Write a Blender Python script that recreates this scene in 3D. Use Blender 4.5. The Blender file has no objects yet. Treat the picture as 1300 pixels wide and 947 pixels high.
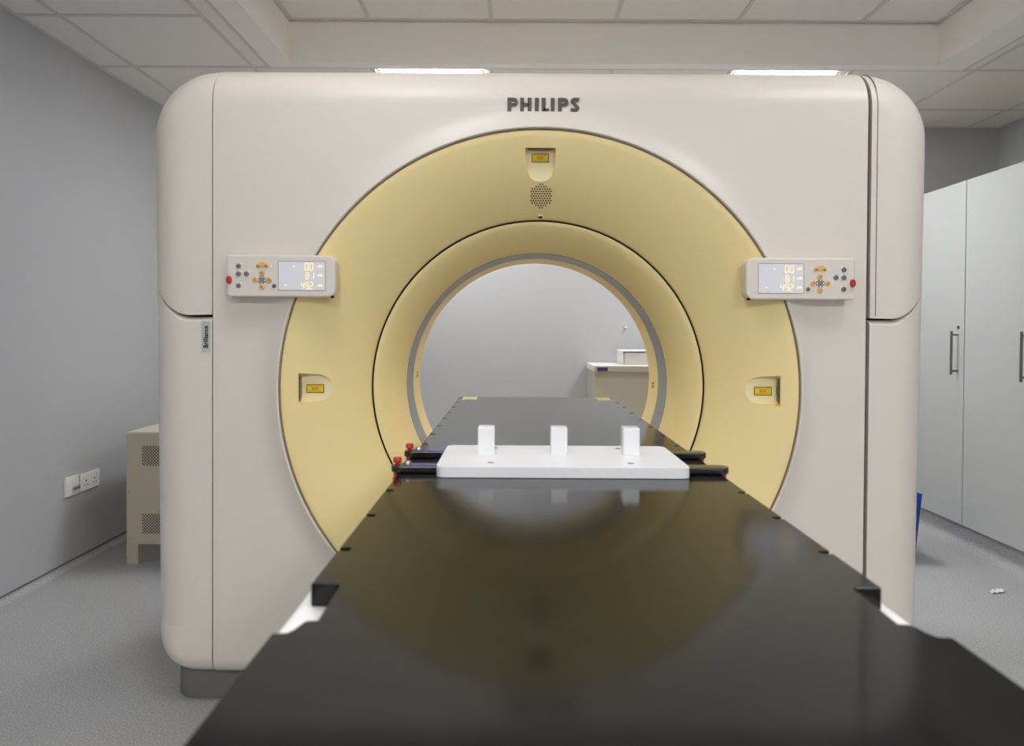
import bpy, bmesh, math, random
from mathutils import Vector, Matrix
random.seed(7)
PI = math.pi
SC = bpy.context.scene
COL = SC.collection

# ------------------------------------------------------------------ materials
def lin(c):
    c = c / 255.0
    return c / 12.92 if c <= 0.04045 else ((c + 0.055) / 1.055) ** 2.4
def rgb(r, g, b): return (lin(r), lin(g), lin(b), 1.0)

def mat(name, col, rough=0.5, metal=0.0, coat=0.0, coat_rough=0.1, emit=None, estr=0.0, var=0.0, vscale=8.0,
        bump=0.0, bscale=200.0, spec=0.5, sss=0.0):
    m = bpy.data.materials.new(name); m.use_nodes = True
    nt = m.node_tree; b = nt.nodes['Principled BSDF']
    b.inputs['Base Color'].default_value = col
    b.inputs['Roughness'].default_value = rough
    b.inputs['Metallic'].default_value = metal
    b.inputs['Coat Weight'].default_value = coat
    b.inputs['Coat Roughness'].default_value = coat_rough
    b.inputs['Specular IOR Level'].default_value = spec
    if emit:
        b.inputs['Emission Color'].default_value = emit
        b.inputs['Emission Strength'].default_value = estr
    if sss:
        b.inputs['Subsurface Weight'].default_value = sss
        b.inputs['Subsurface Radius'].default_value = (0.02, 0.02, 0.02)
    tc = nt.nodes.new('ShaderNodeTexCoord')
    if var:
        n = nt.nodes.new('ShaderNodeTexNoise'); n.inputs['Scale'].default_value = vscale; n.inputs['Detail'].default_value = 4
        nt.links.new(tc.outputs['Object'], n.inputs['Vector'])
        mr = nt.nodes.new('ShaderNodeMapRange'); mr.inputs['To Min'].default_value = 1 - var; mr.inputs['To Max'].default_value = 1 + var
        nt.links.new(n.outputs['Fac'], mr.inputs['Value'])
        mx = nt.nodes.new('ShaderNodeVectorMath'); mx.operation = 'SCALE'
        mx.inputs[0].default_value = col[:3]
        nt.links.new(mr.outputs['Result'], mx.inputs['Scale'])
        nt.links.new(mx.outputs['Vector'], b.inputs['Base Color'])
    if bump:
        n = nt.nodes.new('ShaderNodeTexNoise'); n.inputs['Scale'].default_value = bscale; n.inputs['Detail'].default_value = 3
        nt.links.new(tc.outputs['Object'], n.inputs['Vector'])
        bp = nt.nodes.new('ShaderNodeBump'); bp.inputs['Strength'].default_value = bump; bp.inputs['Distance'].default_value = 0.001
        nt.links.new(n.outputs['Fac'], bp.inputs['Height']); nt.links.new(bp.outputs['Normal'], b.inputs['Normal'])
    return m

M = {}
M['wall'] = mat('wall_paint', rgb(178, 179, 182), 0.6, var=0.015, vscale=2.0, bump=0.15, bscale=300)
M['tile'] = mat('ceiling_tile', rgb(232, 228, 224), 0.8, var=0.012, vscale=30, bump=0.3, bscale=500)
M['plaster'] = mat('ceiling_plaster', rgb(240, 236, 230), 0.7, var=0.01, vscale=3)
M['tbar'] = mat('ceiling_grid_metal', rgb(208, 205, 202), 0.6)
M['cove_line'] = mat('skirting_seal', rgb(112, 112, 114), 0.6)
M['shell'] = mat('gantry_shell', rgb(228, 220, 209), 0.35, var=0.01, vscale=3, bump=0.08, bscale=900, spec=0.35)
M['shell_dark'] = mat('gantry_plinth', rgb(120, 118, 114), 0.6)
M['chassis'] = mat('gantry_chassis', rgb(58, 54, 50), 0.7)
M['cream'] = mat('bore_cream', rgb(245, 223, 160), 0.42, var=0.01, vscale=4, spec=0.4)
M['cream_light'] = mat('pocket_cream', rgb(246, 231, 182), 0.45, spec=0.4)
M['band'] = mat('bore_band_grey', rgb(150, 152, 156), 0.35)
M['black'] = mat('black_plastic', rgb(18, 18, 19), 0.4)
M['gap'] = mat('gap_black', rgb(8, 8, 8), 0.8)
M['gap_taupe'] = mat('gap_taupe', rgb(150, 138, 118), 0.7)
M['logo'] = mat('logo_grey', rgb(84, 82, 80), 0.4)
M['badge'] = mat('badge_silver', rgb(196, 202, 196), 0.3, metal=0.2)
M['glass_dark'] = mat('laser_window', rgb(28, 16, 10), 0.1, coat=0.6)
M['lab_yellow'] = mat('label_yellow', rgb(240, 205, 20), 0.5)
M['lab_ink'] = mat('label_ink', rgb(58, 42, 8), 0.6)
M['lab_orange'] = mat('label_symbol', rgb(190, 140, 10), 0.6)
M['lab_pale'] = mat('label_pale', rgb(205, 210, 150), 0.5)
M['lab_pale2'] = mat('label_pale_print', rgb(196, 200, 92), 0.5)
M['white'] = mat('white_polymer', rgb(240, 240, 243), 0.35, sss=0.0, var=0.006, vscale=10)
M['white_clear'] = mat('white_acrylic', rgb(240, 240, 240), 0.2, coat=0.4)
M['cradle'] = mat('cradle_white', rgb(250, 249, 247), 0.4)
M['red'] = mat('red_plastic', rgb(178, 20, 28), 0.3, coat=0.5)
M['steel'] = mat('steel', rgb(176, 174, 170), 0.28, metal=1.0)
M['handle'] = mat('handle_steel', rgb(120, 118, 116), 0.35, metal=0.9)
M['bar'] = mat('bar_black', rgb(12, 12, 13), 0.25, coat=0.5)
M['violet'] = mat('violet_sheen', rgb(72, 48, 160), 0.3, coat=0.5)  # colour of the sheen painted on the index bars
M['btn_grey'] = mat('button_grey', rgb(128, 132, 136), 0.35)
M['btn_ink'] = mat('button_ink', rgb(60, 62, 66), 0.5)
M['btn_amber'] = mat('button_amber', rgb(236, 186, 104), 0.35)
M['btn_amber_ink'] = mat('button_amber_ink', rgb(120, 80, 30), 0.5)
M['screen'] = mat('screen_glass', rgb(190, 190, 196), 0.2, emit=rgb(216, 215, 220), estr=0.38)
M['digit'] = mat('screen_digit', rgb(250, 215, 130), 0.4, emit=rgb(255, 228, 150), estr=0.9)
M['led'] = mat('led_white', rgb(240, 240, 240), 0.4, emit=(1, 1, 1, 1), estr=0.6)
M['vent_body'] = mat('cabinet_beige', rgb(196, 188, 166), 0.5, var=0.01)
M['vent_top'] = mat('cabinet_top', rgb(206, 202, 190), 0.5)
M['chest'] = mat('chest_grey', rgb(176, 170, 157), 0.5)
M['chest_top'] = mat('chest_top', rgb(224, 223, 219), 0.4)
M['navy'] = mat('badge_navy', rgb(44, 42, 104), 0.4)
M['card'] = mat('card_white', rgb(222, 220, 215), 0.7)
M['card_grey'] = mat('card_grey', rgb(196, 194, 188), 0.7)
M['label_dark'] = mat('seam_dark', rgb(60, 58, 56), 0.7)
M['plate'] = mat('switch_white', rgb(232, 230, 228), 0.35)
M['blue'] = mat('blue_plastic', rgb(22, 68, 178), 0.4)
M['ward'] = mat('wardrobe_laminate', rgb(186, 188, 185), 0.38, var=0.008, vscale=2)
M['ward_edge'] = mat('wardrobe_edge', rgb(176, 172, 140), 0.5)
M['paper'] = mat('paper', rgb(235, 235, 235), 0.8)
M['frame_white'] = mat('lamp_frame', rgb(225, 225, 225), 0.4)
for k_, e_ in (('lamp', 28.0), ('lamp_recess', 12.0), ('lamp_fill', 54.0)):
    M[k_] = mat(k_ + '_diffuser', rgb(250, 250, 250), 0.5, emit=(0.975, 0.985, 1.0, 1), estr=e_)

def carbon():
    m = mat('carbon_tabletop', rgb(14, 14, 13), 0.5, spec=0.0, coat=1.0, coat_rough=0.105)
    nt = m.node_tree; b = nt.nodes['Principled BSDF']
    tc = nt.nodes.new('ShaderNodeTexCoord')
    mp = nt.nodes.new('ShaderNodeMapping'); mp.inputs['Rotation'].default_value = (0, 0, PI / 4)
    nt.links.new(tc.outputs['Object'], mp.inputs['Vector'])
    ck = nt.nodes.new('ShaderNodeTexNoise'); ck.inputs['Scale'].default_value = 6
    nt.links.new(mp.outputs['Vector'], ck.inputs['Vector'])
    cr = nt.nodes.new('ShaderNodeValToRGB'); cr.color_ramp.elements[0].color = rgb(9, 9, 8); cr.color_ramp.elements[1].color = rgb(12, 12, 11)
    nt.links.new(ck.outputs['Fac'], cr.inputs['Fac']); nt.links.new(cr.outputs['Color'], b.inputs['Base Color'])
    b.inputs['Coat IOR'].default_value = 1.36
    return m
M['carbon'] = carbon()

def floor_mat():
    m = mat('vinyl_floor', rgb(172, 172, 172), 0.38, spec=0.4)
    nt = m.node_tree; b = nt.nodes['Principled BSDF']
    tc = nt.nodes.new('ShaderNodeTexCoord')
    n = nt.nodes.new('ShaderNodeTexNoise'); n.inputs['Scale'].default_value = 170; n.inputs['Detail'].default_value = 2
    n2 = nt.nodes.new('ShaderNodeTexNoise'); n2.inputs['Scale'].default_value = 1.3; n2.inputs['Detail'].default_value = 3
    for q in (n, n2): nt.links.new(tc.outputs['Object'], q.inputs['Vector'])
    cr = nt.nodes.new('ShaderNodeValToRGB')
    e = cr.color_ramp.elements
    e[0].position = 0.32; e[0].color = rgb(154, 154, 154)
    e[1].position = 0.68; e[1].color = rgb(192, 192, 193)
    k = e.new(0.5); k.color = rgb(173, 173, 173)
    nt.links.new(n.outputs['Fac'], cr.inputs['Fac'])
    mr = nt.nodes.new('ShaderNodeMapRange'); mr.inputs['To Min'].default_value = 0.92; mr.inputs['To Max'].default_value = 1.08
    nt.links.new(n2.outputs['Fac'], mr.inputs['Value'])
    mx = nt.nodes.new('ShaderNodeVectorMath'); mx.operation = 'SCALE'
    nt.links.new(cr.outputs['Color'], mx.inputs[0]); nt.links.new(mr.outputs['Result'], mx.inputs['Scale'])
    nt.links.new(mx.outputs['Vector'], b.inputs['Base Color'])
    return m
M['floor'] = floor_mat()

def mesh_mat():
    """perforated steel: round holes in a staggered grid, object X/Z coordinates"""
    m = mat('perforated_vent', rgb(190, 184, 166), 0.5)
    nt = m.node_tree; b = nt.nodes['Principled BSDF']
    tc = nt.nodes.new('ShaderNodeTexCoord')
    mp = nt.nodes.new('ShaderNodeMapping'); mp.inputs['Rotation'].default_value = (PI / 2, 0, 0); 
    nt.links.new(tc.outputs['Object'], mp.inputs['Vector'])
    mp2 = nt.nodes.new('ShaderNodeMapping'); mp2.inputs['Rotation'].default_value = (0, 0, 0)
    nt.links.new(mp.outputs['Vector'], mp2.inputs['Vector'])
    ck = nt.nodes.new('ShaderNodeTexChecker'); ck.inputs['Scale'].default_value = 135
    ck.inputs['Color1'].default_value = rgb(200, 194, 176); ck.inputs['Color2'].default_value = rgb(52, 48, 42)
    mp2.inputs['Location'].default_value = (0.1, 0.1, 0.0013)
    nt.links.new(mp2.outputs['Vector'], ck.inputs['Vector'])
    nt.links.new(ck.outputs['Color'], b.inputs['Base Color'])
    return m
M['mesh'] = mesh_mat()

# ------------------------------------------------------------------ helpers
def org(parent):
    o = Vector((0, 0, 0)); p = parent
    while p is not None:
        o = o + p.location; p = p.parent
    return o

def mk(name, verts, faces, m, parent=None, smooth=True, bevel=0.0, seg=3, wn=True, at=None, angle=40):
    """one mesh object; verts in world coordinates"""
    me = bpy.data.meshes.new(name)
    o = org(parent) + (Vector(at) if at is not None else Vector((0, 0, 0)))
    if at is not None: o = Vector(at)
    me.from_pydata([tuple(Vector(v) - o) for v in verts], [], faces)
    bm = bmesh.new(); bm.from_mesh(me)
    bmesh.ops.recalc_face_normals(bm, faces=bm.faces)
    bm.to_mesh(me); bm.free()
    me.materials.append(m)
    ob = bpy.data.objects.new(name, me); COL.objects.link(ob)
    if parent is not None:
        ob.parent = parent
        ob.location = o - org(parent)
    elif at is not None: ob.location = o
    finish(ob, smooth, bevel, seg, wn, angle)
    return ob

def finish(ob, smooth=True, bevel=0.0, seg=3, wn=True, angle=40):
    me = ob.data
    if smooth:
        me.shade_smooth()
        bm = bmesh.new(); bm.from_mesh(me)
        for e in bm.edges:
            e.smooth = not (len(e.link_faces) == 2 and e.calc_face_angle(0) > math.radians(angle)) or bevel > 0
        bm.to_mesh(me); bm.free()
    if bevel > 0:
        b = ob.modifiers.new('bevel', 'BEVEL'); b.width = bevel; b.segments = seg; b.limit_method = 'ANGLE'
        b.angle_limit = math.radians(angle)
        if smooth and wn:
            w = ob.modifiers.new('wn', 'WEIGHTED_NORMAL'); w.keep_sharp = True
    return ob

def thing(name, loc, label, cat, group=None):
    o = bpy.data.objects.new(name, None); COL.objects.link(o)
    o.location = loc; o.empty_display_size = 0.1
    tag(o, label, cat, group); return o
def tag(o, label, cat, group=None):
    o['label'] = label; o['category'] = cat
    if group: o['group'] = group
    return o
def struct(o): o['kind'] = 'structure'; return o

def boxgeo(x0, x1, y0, y1, z0, z1):
    v = [(x, y, z) for x in (x0, x1) for y in (y0, y1) for z in (z0, z1)]
    f = [(0, 1, 3, 2), (4, 6, 7, 5), (0, 4, 5, 1), (2, 3, 7, 6), (0, 2, 6, 4), (1, 5, 7, 3)]
    return v, f
def box(name, x0, x1, y0, y1, z0, z1, m, parent=None, bevel=0.0, at=None, seg=3):
    v, f = boxgeo(x0, x1, y0, y1, z0, z1)
    return mk(name, v, f, m, parent, bevel=bevel, at=at, seg=seg)
def boxes(name, lst, m, parent=None, bevel=0.0, at=None):
    V = []; F = []
    for b in lst:
        v, f = boxgeo(*b); n = len(V); V += v; F += [tuple(i + n for i in q) for q in f]
    return mk(name, V, F, m, parent, bevel=bevel, at=at)

def prism_geo(outline, axis, a, b):
    """outline 2D; axis 'y': (x,z) extruded in y; 'z': (x,y) in z; 'x': (y,z) in x"""
    def P(p, t):
        if axis == 'y': return (p[0], t, p[1])
        if axis == 'z': return (p[0], p[1], t)
        return (t, p[0], p[1])
    n = len(outline)
    V = [P(p, a) for p in outline] + [P(p, b) for p in outline]
    F = [tuple(range(n)), tuple(range(2 * n - 1, n - 1, -1))]
    F += [(i, (i + 1) % n, n + (i + 1) % n, n + i) for i in range(n)]
    return V, F
def prism(name, outline, axis, a, b, m, parent=None, bevel=0.0, at=None, seg=3, angle=40):
    V, F = prism_geo(outline, axis, a, b)
    return mk(name, V, F, m, parent, bevel=bevel, at=at, seg=seg, angle=angle)

def rrect(x0, x1, y0, y1, r, n=8):
    """rounded rectangle; r = radius or 4 radii (x1y1, x0y1, x0y0, x1y0)"""
    if not isinstance(r, (tuple, list)): r = (r,) * 4
    out = []
    for k, (cx, cy, sx, sy) in enumerate(((x1, y1, 1, 1), (x0, y1, -1, 1), (x0, y0, -1, -1), (x1, y0, 1, -1))):
        R = r[k]; c = (cx - sx * R, cy - sy * R)
        if R <= 1e-6: out.append((cx, cy)); continue
        for i in range(n + 1):
            a = PI / 2 * k + PI / 2 * i / n
            out.append((c[0] + R * math.cos(a), c[1] + R * math.sin(a)))
    return out

def lathe_geo(prof, c, axis, seg=48, closed=False):
    """prof: (r, t) list; revolve about axis through c"""
    V = []; F = []; n = len(prof)
    for k in range(seg):
        a = 2 * PI * k / seg; ca, sa = math.cos(a), math.sin(a)
        for r, t in prof:
            if axis == 'y': V.append((c[0] + r * ca, c[1] + t, c[2] + r * sa))
            elif axis == 'z': V.append((c[0] + r * ca, c[1] + r * sa, c[2] + t))
            else: V.append((c[0] + t, c[1] + r * ca, c[2] + r * sa))
    m = n if closed else n - 1
    for k in range(seg):
        for i in range(m):
            j = (i + 1) % n
            F.append((k * n + i, k * n + j, ((k + 1) % seg) * n + j, ((k + 1) % seg) * n + i))
    return V, F
def lathe(name, prof, c, axis, m, parent=None, seg=48, closed=False, at=None, angle=40):
    V, F = lathe_geo(prof, c, axis, seg, closed)
    if not closed:
        # cap ends with r>0
        n = len(prof)
        for idx in (0, n - 1):
            if prof[idx][0] > 1e-5 and not closed and name not in OPEN:
                F.append(tuple(k * n + idx for k in range(seg)))
    ob = mk(name, V, F, m, parent, at=at, angle=angle)
    bm = bmesh.new(); bm.from_mesh(ob.data)
    bmesh.ops.remove_doubles(bm, verts=bm.verts, dist=1e-6); bmesh.ops.recalc_face_normals(bm, faces=bm.faces)
    bm.to_mesh(ob.data); bm.free()
    return ob
OPEN = set()

def boolean(ob, V, F, op='DIFFERENCE'):
    me = bpy.data.meshes.new('cut'); o = Vector((0, 0, 0)); me.from_pydata(V, [], F)
    bm = bmesh.new(); bm.from_mesh(me); bmesh.ops.recalc_face_normals(bm, faces=bm.faces); bm.to_mesh(me); bm.free()
    c = bpy.data.objects.new('cut', me); COL.objects.link(c)
    md = ob.modifiers.new('b', 'BOOLEAN'); md.object = c; md.operation = op; md.solver = 'EXACT'
    bpy.context.view_layer.update()
    dg = bpy.context.evaluated_depsgraph_get()
    new = bpy.data.meshes.new_from_object(ob.evaluated_get(dg))
    ob.modifiers.remove(md); ob.data = new
    bpy.data.objects.remove(c); bpy.data.meshes.remove(me)
    return ob

# ------------------------------------------------------------------ dimensions (metres)
CAMX, CAMY, CAMZ = -0.079, -2.165, 1.17
ISO = 0.983                       # height of the bore axis
XL, XR, YB, YF, ZC = -2.22, 3.10, 2.535, -4.3, 2.50
RX0, RX1, RY0, RY1, ZR = -1.215, 2.04, -2.5, 1.425, 2.707   # recess in the ceiling

# ------------------------------------------------------------------ room
struct(box('floor', XL - .1, XR + .1, YF - .1, YB + .1, -0.05, 0, M['floor']))
struct(box('wall_left', XL - .1, XL, YF - .1, YB + .1, 0, 2.75, M['wall']))
struct(box('wall_right', XR, XR + .1, YF - .1, YB + .1, 0, 2.75, M['wall']))
struct(box('wall_back', XL, XR, YB, YB + .1, 0, 2.75, M['wall']))
struct(box('wall_front', XL, XR, YF - .1, YF, 0, 2.75, M['wall']))
struct(boxes('ceiling', [
    (XL, XR, RY1, YB, ZC, 2.80), (XL, XR, YF, RY0, ZC, 2.80),
    (XL, RX0, RY0, RY1, ZC, 2.80), (RX1, XR, RY0, RY1, ZC, 2.80),
    (RX0, RX1, RY0, RY1, ZR, 2.80)], M['tile']))
# plaster lining of the recess: risers and the plain border on the soffit
t = 0.006
bl, br, bb, bf = -1.325, 2.195, 1.488, -2.62
struct(boxes('trim_1', [
    (RX0, RX0 + t, RY0, RY1, ZC - t, ZR - .012), (RX1 - t, RX1, RY0, RY1, ZC - t, ZR - .012),
    (RX0 + t, RX1 - t, RY1 - t, RY1, ZC - t, ZR - .012), (RX0 + t, RX1 - t, RY0, RY0 + t, ZC - t, ZR - .012),
    (bl, RX0, bf, bb, ZC - t, ZC), (RX1, br, bf, bb, ZC - t, ZC),
    (RX0, RX1, RY1, bb, ZC - t, ZC), (RX0, RX1, bf, RY0, ZC - t, ZC)], M['plaster']))
# T-bars of the suspended ceiling
w = 0.010; hz = 0.004
GX = [-2.03, -1.42, -0.81, -0.20, 0.42, 1.03, 1.65, 2.27, 2.88]
bars = []
def xbar(y, x0, x1, z): bars.append((x0, x1, y - w, y + w, z - hz, z))
def ybar(x, y0, y1, z): bars.append((x - w, x + w, y0, y1, z - hz - .0005, z))
for x in (-2.03, -1.42, 2.27, 2.88): ybar(x, YF, YB, ZC)
ybar(bl - w, bf, bb, ZC); ybar(br + w, bf, bb, ZC)
for x in GX[2:7]:
    ybar(x, bb, YB, ZC); ybar(x, YF, bf, ZC)
    ybar(x, RY0, RY1 - t, ZR)
for k in range(-9, 1):
    y = 1.500 + 0.60 * k
    if y > YB: continue
    if y > 1.45 or y < bf: xbar(y, XL, XR, ZC)
    else: xbar(y, XL, -1.42, ZC); xbar(y, 2.27, XR, ZC)
xbar(2.155, XL, XR, ZC)
for y in (-0.45, 0.165, 0.78, -1.06, -1.67, -2.28): xbar(y, RX0 + t, RX1 - t, ZR)
xbar(RY1 - t - w, RX0 + t, RX1 - t, ZR)
ybar(RX0 + t + w, RY0, RY1 - t, ZR); ybar(RX1 - t - w, RY0, RY1 - t, ZR)
ybar(XL + w, YF, YB, ZC); ybar(XR - w, YF, YB, ZC); xbar(YB - w, XL, XR, ZC)
struct(boxes('trim_2', bars, M['tbar']))

# coved vinyl skirting
def cove(name, axis, wallpos, sgn, a, b, h=0.028, capped=True):
    R = h
    pts = [(0, 0), (0, R)] + [(R - R * math.cos(u), R - R * math.sin(u)) for u in [PI / 2 * i / 8 for i in range(1, 9)]]
    out = [(wallpos + sgn * p[0], p[1]) for p in pts]
    if axis == 'y':   # runs along y, profile in x/z
        ob = prism(name, out, 'y', a, b, M['floor'])
    else:
        V, F = prism_geo(out, 'x', a, b); ob = mk(name, V, F, M['floor'])
    return struct(ob)
cove('baseboard_left', 'y', XL, 1, YF, YB)
cove('baseboard_back', 'x', YB, -1, XL + .028, XR - .028)
cove('baseboard_right', 'y', XR, -1, YF, YB)
struct(box('trim_3', XL, XL + .004, YF, YB, 0.0285, 0.035, M['cove_line']))
struct(box('trim_4', XL + .01, XR - .01, YB - .004, YB, 0.0285, 0.035, M['cove_line']))

# ------------------------------------------------------------------ ceiling lights
def ceiling_light(x0, x1, y0, y1, z, label, lm='lamp'):
    cx, cy = (x0 + x1) / 2, (y0 + y1) / 2
    T = thing('ceiling_light', (cx, cy, z), label, 'ceiling light', 'square light panels in the suspended ceiling')
    f = 0.010; z0 = z - 0.005
    boxes('frame', [(x0, x1, y0, y0 + f, z0, z - .0005), (x0, x1, y1 - f, y1, z0, z - .0005),
                    (x0, x0 + f, y0 + f, y1 - f, z0, z - .0005), (x1 - f, x1, y0 + f, y1 - f, z0, z - .0005)], M['frame_white'], T)
    box('diffuser', x0 + f, x1 - f, y0 + f, y1 - f, z0 + .001, z - .002, M[lm], T)
    return T
ceiling_light(-0.785, -0.240, 1.512, 2.142, ZC - .005, 'lit square ceiling light panel behind the scanner top, left of the two')
ceiling_light(1.045, 1.585, 1.512, 2.142, ZC - .005, 'lit square ceiling light panel behind the scanner top, right of the two')
ceiling_light(-0.785, -0.240, -1.045, -0.465, ZR - .005, 'lit square light panel in the ceiling recess above the couch, left one', 'lamp_recess')
ceiling_light(1.045, 1.585, -1.045, -0.465, ZR - .005, 'lit square light panel in the ceiling recess above the couch, right one', 'lamp_recess')
ceiling_light(-0.785, -0.240, -3.60, -3.02, ZC - .005, 'added square fill light panel in the ceiling near the front wall, left one', 'lamp_fill')  # this pair is unseen, added behind the camera as fill
ceiling_light(1.045, 1.585, -3.60, -3.02, ZC - .005, 'added square fill light panel in the ceiling near the front wall, right one', 'lamp_fill')

# ------------------------------------------------------------------ scanner gantry
G = thing('ct_scanner', (0, 0.4, 0), 'large off-white CT scanner gantry with a yellow-cream ring around its open bore', 'CT scanner')
ZT = 1.978; FR = 0.13; ZF = ZT - FR    # top, fillet radius, top of the flat face
ZB = 0.15
def lip_y(r):
    t = (r - 0.787) / 0.085
    if t >= 1: return 0.0
    if t < 0: t = 0
    y = -0.029 * (1 - t) ** 2
    if r < 0.793: y += 0.006 * (1 - (r - 0.787) / 0.006) ** 2
    return y

def front_cover():
    xa, xb = -0.9925, 0.989
    N = 56
    bnd = []
    bot = [(xa + (xb - xa) * i / N, ZB) for i in range(N)]
    rig = [(xb, ZB + (ZF - ZB) * i / N) for i in range(N)]
    top = [(xb + (xa - xb) * i / N, ZF) for i in range(N)]
    lef = [(xa, ZF + (ZB - ZF) * i / N) for i in range(N)]
    bnd = bot + rig + top + lef
    V = []; F = []; n = len(bnd)
    ks = [0, .025, .05, .08, .14, .22, .32, .45, .6, .8, 1.0]
    rows = len(ks) + 5
    for (x, z) in bnd:
        dx, dz = x, z - ISO; B = math.hypot(dx, dz); ux, uz = dx / B, dz / B
        RL = min(B, 0.872)
        rr = [0.787 + (RL - 0.787) * k for k in ks]
        last = rr[-1]
        rr += [last + (B - last) * k / 5 for k in range(1, 6)]
        for r in rr:
            y = lip_y(r)
            V.append((ux * r, y, ISO + uz * r))
    for i in range(n):
        j = (i + 1) % n
        for k in range(rows - 1):
            F.append((i * rows + k, i * rows + k + 1, j * rows + k + 1, j * rows + k))
    # fillets over the top and under the bottom
    xs = [xa + (xb - xa) * i / N for i in range(N + 1)]
    def strip(pts):
        b = len(V); m = len(pts)
        for x in xs:
            for (y, z) in pts: V.append((x, y, z))
        for i in range(N):
            for k in range(m - 1):
                F.append((b + i * m + k, b + i * m + k + 1, b + (i + 1) * m + k + 1, b + (i + 1) * m + k))
    strip([(FR - FR * math.cos(a), ZF + FR * math.sin(a)) for a in [PI / 2 * i / 14 for i in range(15)]] + [(0.45, ZT), (0.80, ZT)])
    rb = 0.05
    strip([(rb - rb * math.cos(a), ZB - rb * math.sin(a)) for a in [PI / 2 * i / 8 for i in range(9)]] + [(0.12, ZB - rb)])
    me = bpy.data.meshes.new('front_cover'); o = org(G)
    me.from_pydata([tuple(Vector(v) - o) for v in V], [], F)
    bm = bmesh.new(); bm.from_mesh(me)
    bmesh.ops.remove_doubles(bm, verts=bm.verts, dist=1e-4)
    bmesh.ops.recalc_face_normals(bm, faces=bm.faces)
    bm.normal_update()
    # make sure the face looks to -y
    s = sum(f.normal.y * f.calc_area() for f in bm.faces if f.calc_center_median().z > 1.0 and f.calc_center_median().y < .01)
    if s > 0: bmesh.ops.reverse_faces(bm, faces=bm.faces)
    bm.to_mesh(me); bm.free()
    me.shade_smooth(); me.materials.append(M['shell'])
    ob = bpy.data.objects.new('front_cover', me); COL.objects.link(ob); ob.parent = G
    so = ob.modifiers.new('solid', 'SOLIDIFY'); so.thickness = 0.012; so.offset = -1
    bv = ob.modifiers.new('bevel', 'BEVEL'); bv.width = 0.003; bv.segments = 2; bv.limit_method = 'ANGLE'; bv.angle_limit = math.radians(60)
    wn = ob.modifiers.new('wn', 'WEIGHTED_NORMAL'); wn.keep_sharp = True
    return ob
front_cover()

def side_block(s):
    """closed volume of one side cover, s=-1 left, +1 right; front outline swept inward with a fillet"""
    xi = 0.9965 if s < 0 else 1.001
    W = 1.218; Wb = 1.203; Rc = 0.215; Rb = 0.155
    path = [(xi, ZT, 0, 1)]
    for i in range(17):
        a = PI / 2 - PI / 2 * i / 16
        path.append((W - Rc + Rc * math.cos(a), ZT - Rc + Rc * math.sin(a), math.cos(a), math.sin(a)))
    zb = 0.10
    for i in range(13):
        a = -PI / 2 * i / 12
        path.append((Wb - Rb + Rb * math.cos(a), zb + Rb + Rb * math.sin(a), math.cos(a), math.sin(a)))
    path.append((xi, zb, 0, -1))
    NF = 14; D = 0.82
    V = []; F = []; n = len(path); m = NF + 2
    for (x, z, nx, nz) in path:
        R = 0.135 if nz >= 0 else 0.135 + (0.055 - 0.135) * nz * nz * (3 + 2 * nz)
        for k in range(NF + 1):
            a = PI / 2 * k / NF
            ins = R * (1 - math.sin(a)); y = R * (1 - math.cos(a))
            V.append((s * max(xi, x - nx * ins), y, z - nz * ins))
        V.append((s * x, D, z))
    for i in range(n - 1):
        for k in range(m - 1):
            F.append((i * m + k, i * m + k + 1, (i + 1) * m + k + 1, (i + 1) * m + k))
    F.append(tuple(i * m for i in range(n)))                 # front
    F.append(tuple(i * m + m - 1 for i in range(n)))         # back
    F.append(tuple(range(m)) + tuple((n - 1) * m + k for k in range(m - 1, -1, -1)))   # inner side
    return V, F
def split_curve(s, dz):
    """lower edge of the upper cover in front view, from the seam outwards; dz shifts it down"""
    pts = [(0.9, 1.209), (1.055, 1.2045), (1.0725, 1.2045), (1.087, 1.2075), (1.10, 1.2120), (1.114, 1.2195), (1.128, 1.2285), (1.1415, 1.2395), (1.155, 1.2515), (1.171, 1.2665), (1.187, 1.2815), (1.205, 1.2970), (1.222, 1.3090), (1.30, 1.362)]
    return [(s * x, z - dz) for x, z in pts]
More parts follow.
